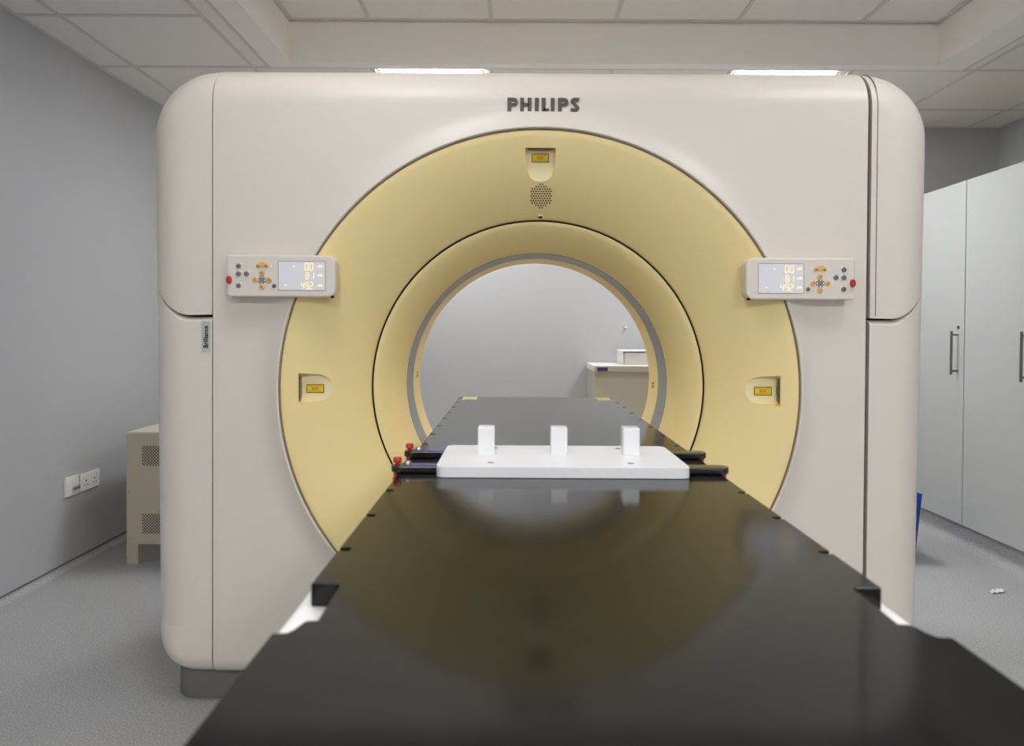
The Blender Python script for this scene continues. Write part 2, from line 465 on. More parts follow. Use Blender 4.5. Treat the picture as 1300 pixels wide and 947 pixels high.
for s in (-1, 1):
    for part in ('upper_side_cover', 'lower_side_cover'):
        V, F = side_block(s)
        me = bpy.data.meshes.new(part); o = org(G)
        ob = mk(part, V, F, M['shell'], None, smooth=False)
        bm = bmesh.new(); bm.from_mesh(ob.data); bmesh.ops.remove_doubles(bm, verts=bm.verts, dist=1e-5)
        bmesh.ops.recalc_face_normals(bm, faces=bm.faces); bm.to_mesh(ob.data); bm.free()
        if part == 'upper_side_cover':
            cv = split_curve(s, 0.0); poly = cv + [(s * 1.30, 2.3), (s * 0.9, 2.3)]
            cV, cF = prism_geo(poly, 'y', -0.3, 1.2)
        else:   # the top edge of the lower cover rolls back under the upper one
            cV = []; cF = []; st_ = [(-.3, .026), (-.002, .026), (.001, .0205), (.004, .0165), (.009, .0125), (.016, .0095), (.025, .007), (.035, .0045), (1.2, .0045)]
            for yy, dz in st_:
                poly = split_curve(s, dz) + [(s * 1.30, -0.2), (s * 0.9, -0.2)]
                cV += [(p[0], yy, p[1]) for p in poly]
            n = len(poly); m = len(st_)
            cF = [tuple(range(n)), tuple(range(m * n - 1, (m - 1) * n - 1, -1))]
            for k in range(m - 1):
                cF += [(k * n + i, k * n + (i + 1) % n, (k + 1) * n + (i + 1) % n, (k + 1) * n + i) for i in range(n)]
        boolean(ob, cV, cF, 'INTERSECT')
        ob.data.transform(Matrix.Translation(-o)); ob.parent = G
        ob.data.materials.clear(); ob.data.materials.append(M['shell'])
        ob.data.shade_smooth()
        b = ob.modifiers.new('bevel', 'BEVEL'); b.width = 0.003 if part[0] == 'u' else 0.0015; b.segments = 3
        b.limit_method = 'ANGLE'; b.angle_limit = math.radians(50); b.use_clamp_overlap = True
        wn = ob.modifiers.new('wn', 'WEIGHTED_NORMAL'); wn.keep_sharp = True
# raised edge strip beside the wider right-hand seam
pts = [(0.0008, 1.215), (0.0008, ZF)] 
def seam_strip():
    V = []; F = []
    prof = [(-0.0010, 1.213), (-0.0010, ZF)] + [(FR - (FR + .001) * math.cos(a), ZF + (FR + .001) * math.sin(a)) for a in [PI / 2 * i / 12 for i in range(1, 13)]]
    inn = [(0.02, 1.213), (0.02, ZF)] + [(FR - (FR - .02) * math.cos(a), ZF + (FR - .02) * math.sin(a)) for a in [PI / 2 * i / 12 for i in range(1, 13)]]
    n = len(prof)
    for x in (1.0165, 1.0185):
        for (y, z) in prof: V.append((x, y, z))
        for (y, z) in inn: V.append((x, y, z))
    for i in range(n - 1):
        F += [(i, i + 1, n + i + 1, n + i), (2 * n + i, 3 * n + i, 3 * n + i + 1, 2 * n + i + 1),
              (i, 2 * n + i, 2 * n + i + 1, i + 1), (n + i, n + i + 1, 3 * n + i + 1, 3 * n + i)]
    F += [(0, n, 3 * n, 2 * n), (n - 1, 3 * n - 1, 4 * n - 1, 2 * n - 1)]
    mk('seam_groove', V, F, M['handle'], G)
seam_strip()

def holed_rect(name, x0, x1, z0, z1, r, y0, y1, m, parent, bevel=0.0):
    N = 40
    b = [(x0 + (x1 - x0) * i / N, z0) for i in range(N)] + [(x1, z0 + (z1 - z0) * i / N) for i in range(N)] + \
        [(x1 + (x0 - x1) * i / N, z1) for i in range(N)] + [(x0, z1 + (z0 - z1) * i / N) for i in range(N)]
    V = []; F = []; n = len(b)
    for (x, z) in b:
        L = math.hypot(x, z - ISO); ux, uz = x / L, (z - ISO) / L
        V += [(ux * r, y0, ISO + uz * r), (x, y0, z), (x, y1, z), (ux * r, y1, ISO + uz * r)]
    for i in range(n):
        j = (i + 1) % n
        for k in range(4):
            F.append((i * 4 + k, i * 4 + (k + 1) % 4, j * 4 + (k + 1) % 4, j * 4 + k))
    return mk(name, V, F, m, parent, bevel=bevel)
holed_rect('chassis', -0.995, 0.9995, 0.12, ZT - 0.10, 0.83, 0.05, 0.79, M['chassis'], G)
holed_rect('rear_cover', -1.205, 1.205, 0.12, ZT - 0.04, 0.74, 0.822, 0.85, M['shell'], G, bevel=0.01)
prism('plinth', rrect(-1.15, 1.15, 0.06, 0.80, 0.08), 'z', 0.0, 0.099, M['shell_dark'], G, bevel=0.004)

# rings: profile y as a function of radius
OUT = [(0.7835, -0.014), (0.781, -0.0175), (0.776, -0.0180), (0.76, -0.0145), (0.735, -0.0055), (0.71, 0.003), (0.68, 0.0155), (0.65, 0.030),
       (0.62, 0.0465), (0.59, 0.0655), (0.56, 0.087), (0.5375, 0.106), (0.534, 0.110), (0.5325, 0.114)]
INN = [(0.5275, 0.118), (0.526, 0.1145), (0.522, 0.1145), (0.51, 0.121), (0.495, 0.134), (0.480, 0.151), (0.466, 0.171), (0.454, 0.194),
       (0.446, 0.216), (0.441, 0.235), (0.4395, 0.243)]
def surf(r):
    for (r1, y1), (r0, y0) in zip(OUT, OUT[1:]):
        if r0 <= r <= r1: return y0 + (y1 - y0) * (r - r0) / (r1 - r0)
    return OUT[-1][1]
def ring(name, prof, back, m, seg=256):
    V, F = lathe_geo(prof + back, (0, 0, ISO), 'y', seg, True)
    return mk(name, V, F, m, G, angle=50)
def slope(r): return (surf(r - .01) - surf(r + .01)) / .02    # dy per inward metre

ro = ring('bore_ring', OUT, [(0.5325, 0.150), (0.60, 0.16), (0.7835, 0.16)], M['cream'])
ring('cover_gap', [(0.7869, -0.0205), (0.7869, 0.04), (0.7836, 0.04), (0.7836, -0.0205)], [], M['gap_taupe'])
ring('ring_gap', [(0.5330, 0.117), (0.5330, 0.14), (0.5270, 0.14), (0.5270, 0.117)], [], M['gap'])
ring('bore_funnel', INN, [(0.4395, 0.27), (0.50, 0.27), (0.5275, 0.16)], M['cream'])
ring('bore_band', [(0.4385, 0.2435), (0.4375, 0.2437), (0.4325, 0.352), (0.46, 0.352), (0.46, 0.2435)], [], M['band'])
ring('bore_liner', [(0.4315, 0.3525), (0.4255, 0.47), (0.432, 0.52), (0.46, 0.60), (0.52, 0.70), (0.62, 0.79), (0.735, 0.845), (0.75, 0.845), (0.75, 0.80), (0.66, 0.78), (0.54, 0.69), (0.48, 0.60), (0.455, 0.52), (0.455, 0.3525)], [], M['cream'])

# scooped laser pockets cut into the ring: top, left, right
def pocket(ang):
    """ang: direction of the flat outer side; outline in local (u outward, v sideways)"""
    ro_, ri_ = 0.732, 0.638; hw = 0.046
    pts = [(ro_, -hw), (ro_, hw)]
    pts += [(0.688, hw - .002)]
    for i in range(1, 12):
        a = PI / 2 * i / 12
        pts.append((0.688 - (0.688 - ri_) * math.sin(a), (hw - .002) * math.cos(a) ** 0.85))
    pts.append((ri_, 0))
    left = [(u, -v) for u, v in pts[2:-1]][::-1]
    pts = pts + left
    ca, sa = math.cos(ang), math.sin(ang)
    def W(u, v): return (u * ca - v * sa, ISO + u * sa + v * ca)
    return [W(u, v) for u, v in pts], W
for ang in (PI / 2, PI, 0):
    pl, W = pocket(ang)
    # sloping floor: deeper at the outer end
    n = len(pl)
    def floor_y(p):
        r = p[0] * math.cos(ang) + (p[1] - ISO) * math.sin(ang)
        return 0.038 - (r - 0.638) * 0.10
    V = [(p[0], -0.1, p[1]) for p in pl] + [(p[0], floor_y(p), p[1]) for p in pl]
    F = [tuple(range(n)), tuple(range(2 * n - 1, n - 1, -1))] + [(i, (i + 1) % n, n + (i + 1) % n, n + i) for i in range(n)]
    V = [Vector(v) for v in V]
    boolean(ro, [tuple(v - 0 * v) for v in V], F, 'DIFFERENCE') if False else None
    ro.data.transform(Matrix.Translation(org(G)))
    ro.location = -org(G); bpy.context.view_layer.update()
    boolean(ro, [tuple(v) for v in V], F, 'DIFFERENCE')
    ro.data.transform(Matrix.Translation(-org(G))); ro.location = (0, 0, 0)
    # pale tray lining the floor of the pocket
    pin = [(p[0] , p[1]) for p in pl]
    cx = sum(p[0] for p in pin) / n; cz = sum(p[1] for p in pin) / n
    pin = [(cx + (p[0] - cx) * .985, cz + (p[1] - cz) * .985) for p in pin]
    V = [(p[0], floor_y(p) - .0012, p[1]) for p in pin] + [(p[0], floor_y(p) + .004, p[1]) for p in pin]
    tray = mk('laser_pocket', V, F, M['cream_light'], G)
    # dark window slit in the outer wall of the pocket
    ca, sa = math.cos(ang), math.sin(ang)
    a0 = 0.7318
    sl = []
    for i in range(9):
        q = i / 8 * 2 - 1
        sl.append((q * 0.040, 0.005 + 0.001))
    pts = [(-0.040, 0.007), (-0.030, 0.0045), (0.030, 0.0045), (0.040, 0.007), (0.030, 0.0225), (0.0, 0.0275), (-0.030, 0.0225)]
    V = []
    for u in (a0 - 0.0022, a0 + 0.001):
        for (v, y) in pts:
            V.append((u * ca - v * sa, y, ISO + u * sa + v * ca))
    k = len(pts)
    F2 = [tuple(range(k)), tuple(range(2 * k - 1, k - 1, -1))] + [(i, (i + 1) % k, k + (i + 1) % k, k + i) for i in range(k)]
    mk('laser_window', V, F2, M['glass_dark'], tray, smooth=False)
    # warning label on the pocket floor
    lr = 0.709 if ang == PI / 2 else 0.690
    lx, lz = lr * ca, ISO + lr * sa
    if ang != PI / 2: lz -= 0.003
    fy = floor_y((lx, lz))
    def tilt(x, z): return floor_y((x, z)) - .0012
    def quad(x0, x1, z0, z1, off):
        return [(x0, tilt(x0, z0) - off, z0), (x1, tilt(x1, z0) - off, z0), (x1, tilt(x1, z1) - off, z1), (x0, tilt(x0, z1) - off, z1),
                (x0, tilt(x0, z0) + .0005, z0), (x1, tilt(x1, z0) + .0005, z0), (x1, tilt(x1, z1) + .0005, z1), (x0, tilt(x0, z1) + .0005, z1)]
    QF = [(0, 1, 2, 3), (4, 7, 6, 5), (0, 4, 5, 1), (1, 5, 6, 2), (2, 6, 7, 3), (3, 7, 4, 0)]
    hw_, hh = 0.0262, 0.0135
    lab = mk('warning_label', quad(lx - hw_, lx + hw_, lz - hh, lz + hh, .0006), QF, M['lab_ink'], tray, smooth=False)
    lab['label'] = 'yellow laser warning label with a dark border'
    V = []; F3 = []
    V += quad(lx - hw_ + .0022, lx + hw_ - .0022, lz - hh + .0022, lz + hh - .0022, .0010); F3 += QF
    lb2 = mk('warning_label', V, F3, M['lab_yellow'], tray, smooth=False)
    lb2['label'] = 'yellow printed field'
    V = []; F3 = []
    for (a, b, c, d) in [(-.020, .020, .0075, .0086), (-.016, .016, .0048, .0058), (-.020, .020, -.0088, -.0077), (-.017, .017, -.0060, -.0050),
                         (-.009, -.005, -.003, .003), (-.002, .002, -.0035, .0035), (.005, .009, -.003, .003), (-.011, .011, -.0006, .0006)]:
        b0 = len(V); V += quad(lx + a, lx + b, lz + c, lz + d, .0013); F3 += [tuple(i + b0 for i in q) for q in QF]
    mk('label_print', V, F3, M['lab_orange'], tray, smooth=False)
finish(ro, True, 0, angle=35)

# speaker grille: holes in a hexagonal field on the sloping ring, as seen above the bore
def on_ring(r, v):
    """point and frame on the outer ring at the top, radius r, sideways v"""
    rr = math.hypot(r, v)
    y = surf(rr); p = Vector((v, y, ISO + r))
    m_ = slope(rr)
    rad = Vector((v / rr, 0, r / rr))
    nrm = Vector((0, -1, 0)) - rad * m_; nrm.normalize()
    e1 = Vector((1, 0, 0)); e1 = (e1 - nrm * e1.dot(nrm)).normalized(); e2 = nrm.cross(e1)
    return p, nrm, e1, e2
V = []; F = []
sp = 0.0078; R0 = 0.0345
for i in range(-8, 9):
    for j in range(-8, 9):
        u = (i + (0.5 if j % 2 else 0)) * sp; v = j * sp * 0.866
        if math.hypot(u, v) > R0: continue
        p, nrm, e1, e2 = on_ring(0.5985 + v * .96, u + .004)
        b = len(V); k = 8
        for q in range(k):
            a = 2 * PI * q / k
            V.append(tuple(p + nrm * 0.0004 + (e1 * math.cos(a) + e2 * math.sin(a)) * 0.0026))
        for q in range(k):
            a = 2 * PI * q / k
            V.append(tuple(p - nrm * 0.002 + (e1 * math.cos(a) + e2 * math.sin(a)) * 0.0026))
        F += [tuple(range(b, b + k)), tuple(range(b + 2 * k - 1, b + k - 1, -1))] + [(b + q, b + (q + 1) % k, b + k + (q + 1) % k, b + k + q) for q in range(k)]
mk('speaker_grille', V, F, M['gap'], G, smooth=False)
# small sensor eye just above the gap
p, nrm, e1, e2 = on_ring(0.5415, 0.004)
def disc_along(name, p, nrm, e1, e2, prof, sx, sz, m, parent):
    V = []; F = []; k = 24; n = len(prof)
    for (r, h) in prof:
        for q in range(k):
            a = 2 * PI * q / k
            V.append(tuple(p + nrm * h + e1 * math.cos(a) * r * sx + e2 * math.sin(a) * r * sz))
    for i in range(n - 1):
        for q in range(k):
            F.append((i * k + q, i * k + (q + 1) % k, (i + 1) * k + (q + 1) % k, (i + 1) * k + q))
    F += [tuple(range(k)), tuple(range(n * k - 1, (n - 1) * k - 1, -1))]
    return mk(name, V, F, m, parent)
eye = disc_along('sensor_housing', p, nrm, e1, e2, [(0.011, -.003), (0.0105, 0.001), (0.0085, 0.0035), (0.006, 0.004)], 1, .8, M['cream'], G)
disc_along('sensor_lens', p, nrm, e1, e2, [(0.0062, 0.0015), (0.0062, 0.0045), (0.004, 0.0052)], 1, .7, M['black'], eye)
# tiny yellow marks on the bore liner
for s_, zc in ((-1, 1.002), (1, 0.968)):
    rr = 0.4275; y0 = 0.405
    for dz in (-0.012, 0.0):
        z0 = zc + dz; V = []
        def bp(z, y, off):
            R = 0.4315 - (y - .3525) * .051 - off
            return (s_ * math.sqrt(R * R - (z - ISO) ** 2), y, z)
        for off in (.0006, -.0005):
            V += [bp(z0, y0, off), bp(z0, y0 + .03, off), bp(z0 + .009, y0 + .03, off), bp(z0 + .009, y0, off)]
        mk('bore_label', V, [(0, 1, 2, 3), (4, 7, 6, 5), (0, 4, 5, 1), (1, 5, 6, 2), (2, 6, 7, 3), (3, 7, 4, 0)], M['lab_orange'], G, smooth=False)

# ------------------------------------------------------------------ lettering by strokes
def stroke_geo(pts, wd, f0, f1, closed=False):
    """thick polyline in (x,z), extruded f0..f1 in y"""
    n = len(pts); L = []; Rr = []
    for i in range(n):
        p = Vector(pts[i])
        a = Vector(pts[i - 1]) if (i > 0 or closed) else None
        c = Vector(pts[(i + 1) % n]) if (i < n - 1 or closed) else None
        d1 = (p - a).normalized() if a is not None else None
        d2 = (c - p).normalized() if c is not None else None
        if d1 is None: d1 = d2
        if d2 is None: d2 = d1
        t_ = (d1 + d2); t_ = t_.normalized() if t_.length > 1e-6 else d1
        nr = Vector((-t_.y, t_.x)); k = 1 / max(0.5, nr.dot(Vector((-d1.y, d1.x))))
        L.append(p + nr * wd / 2 * k); Rr.append(p - nr * wd / 2 * k)
    V = []; F = []
    for y in (f0, f1):
        for q in L: V.append((q.x, y, q.y))
        for q in Rr: V.append((q.x, y, q.y))
    m_ = n if closed else n - 1
    for i in range(m_):
        j = (i + 1) % n
        F += [(i, j, n + j, n + i), (2 * n + i, 3 * n + i, 3 * n + j, 2 * n + j), (i, 2 * n + i, 2 * n + j, j), (n + i, n + j, 3 * n + j, 3 * n + i)]
    if not closed: F += [(0, n, 3 * n, 2 * n), (n - 1, 3 * n - 1, 4 * n - 1, 2 * n - 1)]
    return V, F
def join(geos):
    V = []; F = []
    for v, f in geos:
        b = len(V); V += v; F += [tuple(i + b for i in q) for q in f]
    return V, F

def arc(cx, cz, rx, rz, a0, a1, n=10): return [(cx + rx * math.cos(math.radians(a0 + (a1 - a0) * i / n)), cz + rz * math.sin(math.radians(a0 + (a1 - a0) * i / n))) for i in range(n + 1)]
K = 1 / 5.26 / 418
LX0 = 0.0076; LZ0 = CAMZ + (414.6 - 132.5) / 418
def lx(v): return LX0 + (v - 306) * K
def letter(geos, name='letter'):
    V, F = join(geos); V = [(lx(x), y, LZ0 + z * K) for x, y, z in V]
    mk(name, V, F, M['logo'], logo, smooth=False)
Y0, Y1 = -0.0045, 0.004
H2 = 45
def st(pts, wd, closed=False): return stroke_geo(pts, wd, Y0, Y1, closed)
# backing group: letters are sub-parts of the logo's first letter mesh, so build the first P as the part
def Pgeo(x):
    return [st([(x + 13, -H2), (x + 13, H2)], 26),
            st([(x + 24, H2 - 10), (x + 42, H2 - 10)] + arc(x + 42, H2 - 28, 18, 18, 90, -90)[1:] + [(x + 24, -1)], 20)]
logo_geo = []
V, F = join(Pgeo(66)); 
class _L: pass
def word():
    out = {'P': Pgeo(66),
           'H': [st([(163, -H2), (163, H2)], 25), st([(213, -H2), (213, H2)], 25), st([(170, 0), (208, 0)], 21)],
           'I': [st([(261, -H2), (261, H2)], 26)],
           'L': [st([(306, -H2), (306, H2)], 26), st([(306, -H2 + 10), (344, -H2 + 10)], 20)],
           'I2': [st([(366, -H2), (366, H2)], 25)],
           'P2': Pgeo(401),
           'S': [st([(541, H2 - 12)] + [(536, H2 - 10)] + arc(514, 23, 17, 13, 80, 235, 9) + arc(514, -22, 18, 13, 60, -100, 9) + [(486, -H2 + 13)], 22)]}
    return out
first = None
for k_, g in word().items():
    V, F = join(g); V = [(lx(x), y, LZ0 + z * K) for x, y, z in V]
    mk('logo_letter', V, F, M['logo'], G, smooth=False)

# badge with vertical lettering on the lower left side cover
bx0, bx1, bz0, bz1 = -1.0268, -0.9995 - .001, 1.092, 1.186
bd = prism('badge', rrect(bx0, bx1, bz0, bz1, .002, 3), 'y', -0.003, 0.002, M['badge'], G, bevel=.0008, seg=2)
def text(body, size, loc, rot, m, parent, extrude=.0006, off=0.0, name='lettering'):
    c = bpy.data.curves.new(name, 'FONT'); c.body = body; c.size = size; c.extrude = extrude; c.offset = off
    c.align_x = 'CENTER'; c.align_y = 'CENTER'
    o = bpy.data.objects.new(name, c); COL.objects.link(o)
    bpy.context.view_layer.update()
    me = bpy.data.meshes.new_from_object(o.evaluated_get(bpy.context.evaluated_depsgraph_get()))
    bpy.data.objects.remove(o)
    ob = bpy.data.objects.new(name, me); COL.objects.link(ob)
    R = Matrix.Translation(Vector(loc) - org(parent)) @ rot
    me.transform(R); me.materials.clear(); me.materials.append(m); ob.parent = parent
    return ob
text('Brilliance', 0.0185, ((bx0 + bx1) / 2 + .001, -0.0035, (bz0 + bz1) / 2 - .001),
     Matrix.Rotation(PI / 2, 4, 'X') @ Matrix.Rotation(PI / 2, 4, 'Z'), M['gap'], bd, off=.0004)

# ------------------------------------------------------------------ control panels
SEG = {'0': 'abcdef', '8': 'abcdefg', '1': 'bc', '4': 'fgbc', '9': 'abcdfg', '2': 'abged'}
def digit_geo(ch, x, z, w_, h, y, sl=0.12):
    def q(u, v): return (x + u * w_ + v * h * sl, z + v * h)
    S = {'a': ((0, 1), (1, 1)), 'b': ((1, 1), (1, .5)), 'c': ((1, .5), (1, 0)), 'd': ((0, 0), (1, 0)), 'e': ((0, .5), (0, 0)), 'f': ((0, 1), (0, .5)), 'g': ((0, .5), (1, .5))}
    out = []
    for s_ in SEG[ch]:
        (a, b), (c, d) = S[s_]
        p0 = Vector(q(a, b)); p1 = Vector(q(c, d)); dd = (p1 - p0) * .1
        out.append(stroke_geo([tuple(p0 + dd), tuple(p1 - dd)], h * .10, y - .0004, y))
    return out

def control_panel(s):
    """s=-1 left, +1 right of the bore. local u: 0 at the outer end .. 0.322 at the inner end"""
    cx = s * 0.768; x_out = s * (0.768 + 0.163); z0, z1 = 1.2585, 1.3825
    yb, yf = -0.003, -0.052
    xi = s * (0.768 - 0.160)
    xa, xb = min(x_out, xi), max(x_out, xi)
    ri = 0.024; re = 0.008
    rad = (ri, re, re, ri) if s < 0 else (re, ri, ri, re)
    pan = prism('control_panel', rrect(xa, xb, z0, z1, rad), 'y', yf, -0.022, M['shell'], G, bevel=.006, seg=4)
    pan['label'] = 'rounded control panel with lit display and buttons on the %s of the ring' % ('left' if s < 0 else 'right')
    g = 0.0025
    prism('gasket', rrect(xa + (0 if s < 0 else g), xb - (g if s < 0 else 0), z0 + g, z1 - g, rad), 'y', -0.0225, -0.0195, M['gap'], pan)
    prism('mounting_back', rrect(xa + .002, xb - .002, z0 + .001, z1 - .001, rad), 'y', -0.020, yb, M['shell'], pan)
    # map from photo-crop coordinates
    if s < 0:
        def X(v): return xa + (v - 130) / 1075 * (xb - xa)
        def Z(v): return z1 - (v - 95) / 425 * (z1 - z0)
        D = (645, 1105, 160, 450)
        grey = [(250, 208), (250, 288), (328, 288), (250, 408)]; small = (603, 408); archc = (485, 200)
        am = [(481, 278), (413, 350), (549, 350), (481, 420)]; cross = (481, 350); red = (158, 350)
        leds = [(282, 180), (280, 262), (357, 262), (280, 381), (405, 205), (568, 205)]
        rows = [('0.0', 905, 1000, 175, 247), ('81', 912, 1008, 270, 335), ('49.2', 868, 998, 370, 440)]; marks = [(797, 208), (717, 402)]
        ux = (1028, 1080); sl = 0.06
    else:
        def X(v): return xa + (v - 72) / 1060 * (xb - xa)
        def Z(v): return z1 - (v - 122) / 424 * (z1 - z0)
        D = (192, 630, 185, 480)
        grey = [(1020, 240), (943, 320), (1020, 320), (1020, 438)]; small = (673, 438); archc = (790, 235)
        am = [(790, 312), (725, 380), (862, 380), (790, 450)]; cross = (792, 380); red = (1104, 378)
        leds = [(1000, 214), (914, 292), (996, 294), (996, 412), (712, 236), (866, 236)]
        rows = [('0.0', 448, 548, 203, 272), ('81', 455, 548, 302, 367), ('49.2', 405, 545, 392, 460)]; marks = [(343, 235), (265, 425)]
        ux = (562, 612); sl = 0.04
    sc = X(1) - X(0)
    yb0 = yf
    rim = rrect(X(D[0]) - .0015, X(D[1]) + .0015, Z(D[3]) - .0015, Z(D[2]) + .0015, .003, 4)
    prism('display_bezel', rim, 'y', yb0 - .0006, yb0 + .001, M['btn_grey'], pan)
    prism('display', rrect(X(D[0]), X(D[1]), Z(D[3]), Z(D[2]), .002, 4), 'y', yb0 - .0010, yb0 + .001, M['screen'], pan)
    yd = yb0 - .0010
    gs = []; chars = []
    for (txt, a, b, c, d) in rows:
        n = len(txt.replace('.', '')); cw = (b - a) / n; h = (Z(c) - Z(d)); u = a
        for ch in txt:
            if ch == '.':
                gs.append(boxgeo(X(u - cw * .14), X(u - cw * .02), yd - .0004, yd, Z(d), Z(d) + h * .13)); continue
            chars.append(join(digit_geo(ch, X(u), Z(d), sc * cw * .62, h, yd, sl)))
            u += cw
        zm = (Z(c) + Z(d)) / 2
        gs.append(boxgeo(X(ux[0]), X(ux[1]), yd - .0004, yd, zm - .0014, zm + .0010))
        gs.append(boxgeo(X(ux[0]) + .004, X(ux[1]), yd - .0004, yd, zm + .0026, zm + .0042))
    for (a, b) in marks:
        gs.append(boxgeo(X(a) - .003, X(a) + .003, yd - .0004, yd, Z(b) - .0010, Z(b) + .0014))
    for V, F in chars: mk('display_digit', V, F, M['digit'], pan, smooth=False)
    for V, F in gs: mk('display_symbol', V, F, M['digit'], pan, smooth=False)
    def button(name, u, v, r, m, ink, h=.0035):
        prof = [(r, 0.001), (r, -h * .6), (r * .9, -h * .9), (r * .6, -h), (0.00001, -h * .8)]
        b = lathe(name, prof, (X(u), yb0, Z(v)), 'y', m, pan, 24)
        return b
    for (u, v) in grey: button('round_button', u, v, .0076, M['btn_grey'], None)
    button('round_button', small[0], small[1], .0062, M['btn_grey'], None)
    for (u, v) in am: button('arrow_button', u, v, .0084, M['btn_amber'], None)
    # printed bars on the buttons
    gi = [boxgeo(X(u) - .0036, X(u) + .0036, yb0 - .0042, yb0 - .0030, Z(v) - .0022, Z(v) + .0004) for (u, v) in grey + [small]]
    for V, F in gi: mk('button_print', V, F, M['btn_ink'], pan, smooth=False)
    gi = [boxgeo(X(u) - .0036, X(u) + .0036, yb0 - .0042, yb0 - .0030, Z(v) - .0010, Z(v) + .0010) for (u, v) in am]
    ax, az = X(archc[0]), Z(archc[1])
    gi += [boxgeo(ax + k * .0115 - .0035, ax + k * .0115 + .0035, yb0 - .0050, yb0 - .0030, az - .0034, az - .0006) for k in (-1, 1)]
    for V, F in gi: mk('button_print', V, F, M['btn_amber_ink'], pan, smooth=False)
    # curved two-way button
    top = [(ax + .0205 * math.cos(a), az - .0055 + .0155 * math.sin(a)) for a in [math.radians(12 + 156 * i / 14) for i in range(15)]]
    bot = [(ax - .0155, az - .0065), (ax - .009, az - .0055), (ax - .004, az - .0030), (ax + .004, az - .0030), (ax + .009, az - .0055), (ax + .0155, az - .0065)]
    prism('rocker_button', top + bot, 'y', yb0 - .004, yb0 + .001, M['btn_amber'], pan, bevel=.0012, seg=2)
    # grey cross between the amber buttons
    cx_, cz_ = X(cross[0]), Z(cross[1]); q = .0065; e = .0115
    V, F = join([boxgeo(cx_ - e, cx_ + e, yb0 - .0012, yb0 + .001, cz_ - q, cz_ + q), boxgeo(cx_ - q, cx_ + q, yb0 - .0013, yb0 + .001, cz_ - e, cz_ + e)])
    mk('button_cross', V, F, M['btn_grey'], pan, smooth=False)
    L = [boxgeo(cx_ + dx - .0012, cx_ + dx + .0012, yb0 - .0022, yb0 - .0010, cz_ + dz - .0012, cz_ + dz + .0012) for dx, dz in ((0, .009), (0, -.009), (.009, 0), (-.009, 0))]
    L += [boxgeo(X(u) - .0012, X(u) + .0012, yb0 - .0010, yb0 + .0005, Z(v) - .0012, Z(v) + .0012) for u, v in leds]
    for V, F in L: mk('indicator_light', V, F, M['led'], pan, smooth=False)
    # red emergency stop at the outer end
    rp = [(1.0, .002), (1.0, -.004), (.85, -.0075), (.5, -.009), (0.00001, -.0092)]
    V, F = lathe_geo([(r * .0085, t_) for r, t_ in rp], (0, 0, 0), 'y', 24)
    V = [(X(red[0]) + x * (.95), yb0 + y, Z(red[1]) + z * 1.45) for x, y, z in V]
    mk('emergency_stop', V, F, M['red'], pan)
    V, F = lathe_geo([(r * .0099, t_ * .3 - .0004) for r, t_ in rp[:3]], (0, 0, 0), 'y', 24)
    # small black connector at the lower inner corner
    kx = xi - s * -0.010 if False else (xi + s * 0.009)
    box('connector', min(kx, kx + s * .006), max(kx, kx + s * .006), -0.048, -0.030, z0 - .0015, z0 + .006, M['gap'], pan)
control_panel(-1); control_panel(1)

# ------------------------------------------------------------------ patient couch
ZTAB = 0.928; HW = 0.269; YFAR = 0.335; YNEAR = -2.42
CO = thing('patient_couch', (0, -1.7, 0), 'long patient couch with glossy black carbon top reaching into the scanner bore', 'couch')
def edge_side():
    """x half-width / y points from far to near along one edge"""
    pts = [(HW - .012, YFAR), (HW, YFAR - .012)]
    nd, nl = 0.0130, 0.0105
    ds = [0.774 + 0.1405 * k for k in range(12, -1, -1)]
    for d in ds:
        y = CAMY + d
        if y > YFAR - .02: continue
        pts += [(HW, y + nl / 2), (HW - nd * .8, y + nl / 2), (HW - nd, y + nl * .25), (HW - nd, y - nl * .25), (HW - nd * .8, y - nl / 2), (HW, y - nl / 2)]
    y = -1.497
    pts += [(HW, y), (HW - .025, y), (HW - .028, y - .004), (HW - .029, y - .082)]
    pts += [(HW - .021, y - .083), (HW - .0185, y - .086), (HW - .015, y - .100), (HW - .011, y - .1065), (HW, y - .1075)]
    pts += [(HW, YNEAR + .03), (HW - .03, YNEAR)]
    return pts
e = edge_side()
outl = [(x, y) for x, y in e] + [(-x, y) for x, y in reversed(e)]
V, F = prism_geo(outl, 'z', ZTAB - .022, ZTAB)
top = mk('tabletop', V, F, M['carbon'], CO, bevel=.0018, seg=2, angle=50)
box('cradle', -0.287, 0.287, YNEAR - .02, 0.10, ZTAB - .062, ZTAB - .0225, M['cradle'], CO, bevel=.012)
box('couch_body', -0.235, 0.235, YNEAR, -0.45, 0.66, ZTAB - .0625, M['shell'], CO, bevel=.03)
prism('pedestal', rrect(-0.20, 0.20, -2.30, -0.95, 0.08), 'z', 0.0, 0.66, M['shell'], CO, bevel=.01)
for (x0, x1) in ((-0.252, -0.203), (0.207, 0.254)):
    l = box('edge_label', x0, x1, 0.235, 0.325, ZTAB, ZTAB + .0006, M['lab_pale'], CO)
    boxes('label_print', [(x0 + .006, x1 - .006, 0.248 + k * .018, 0.256 + k * .018, ZTAB + .0005, ZTAB + .0009) for k in range(4)], M['lab_pale2'], l)

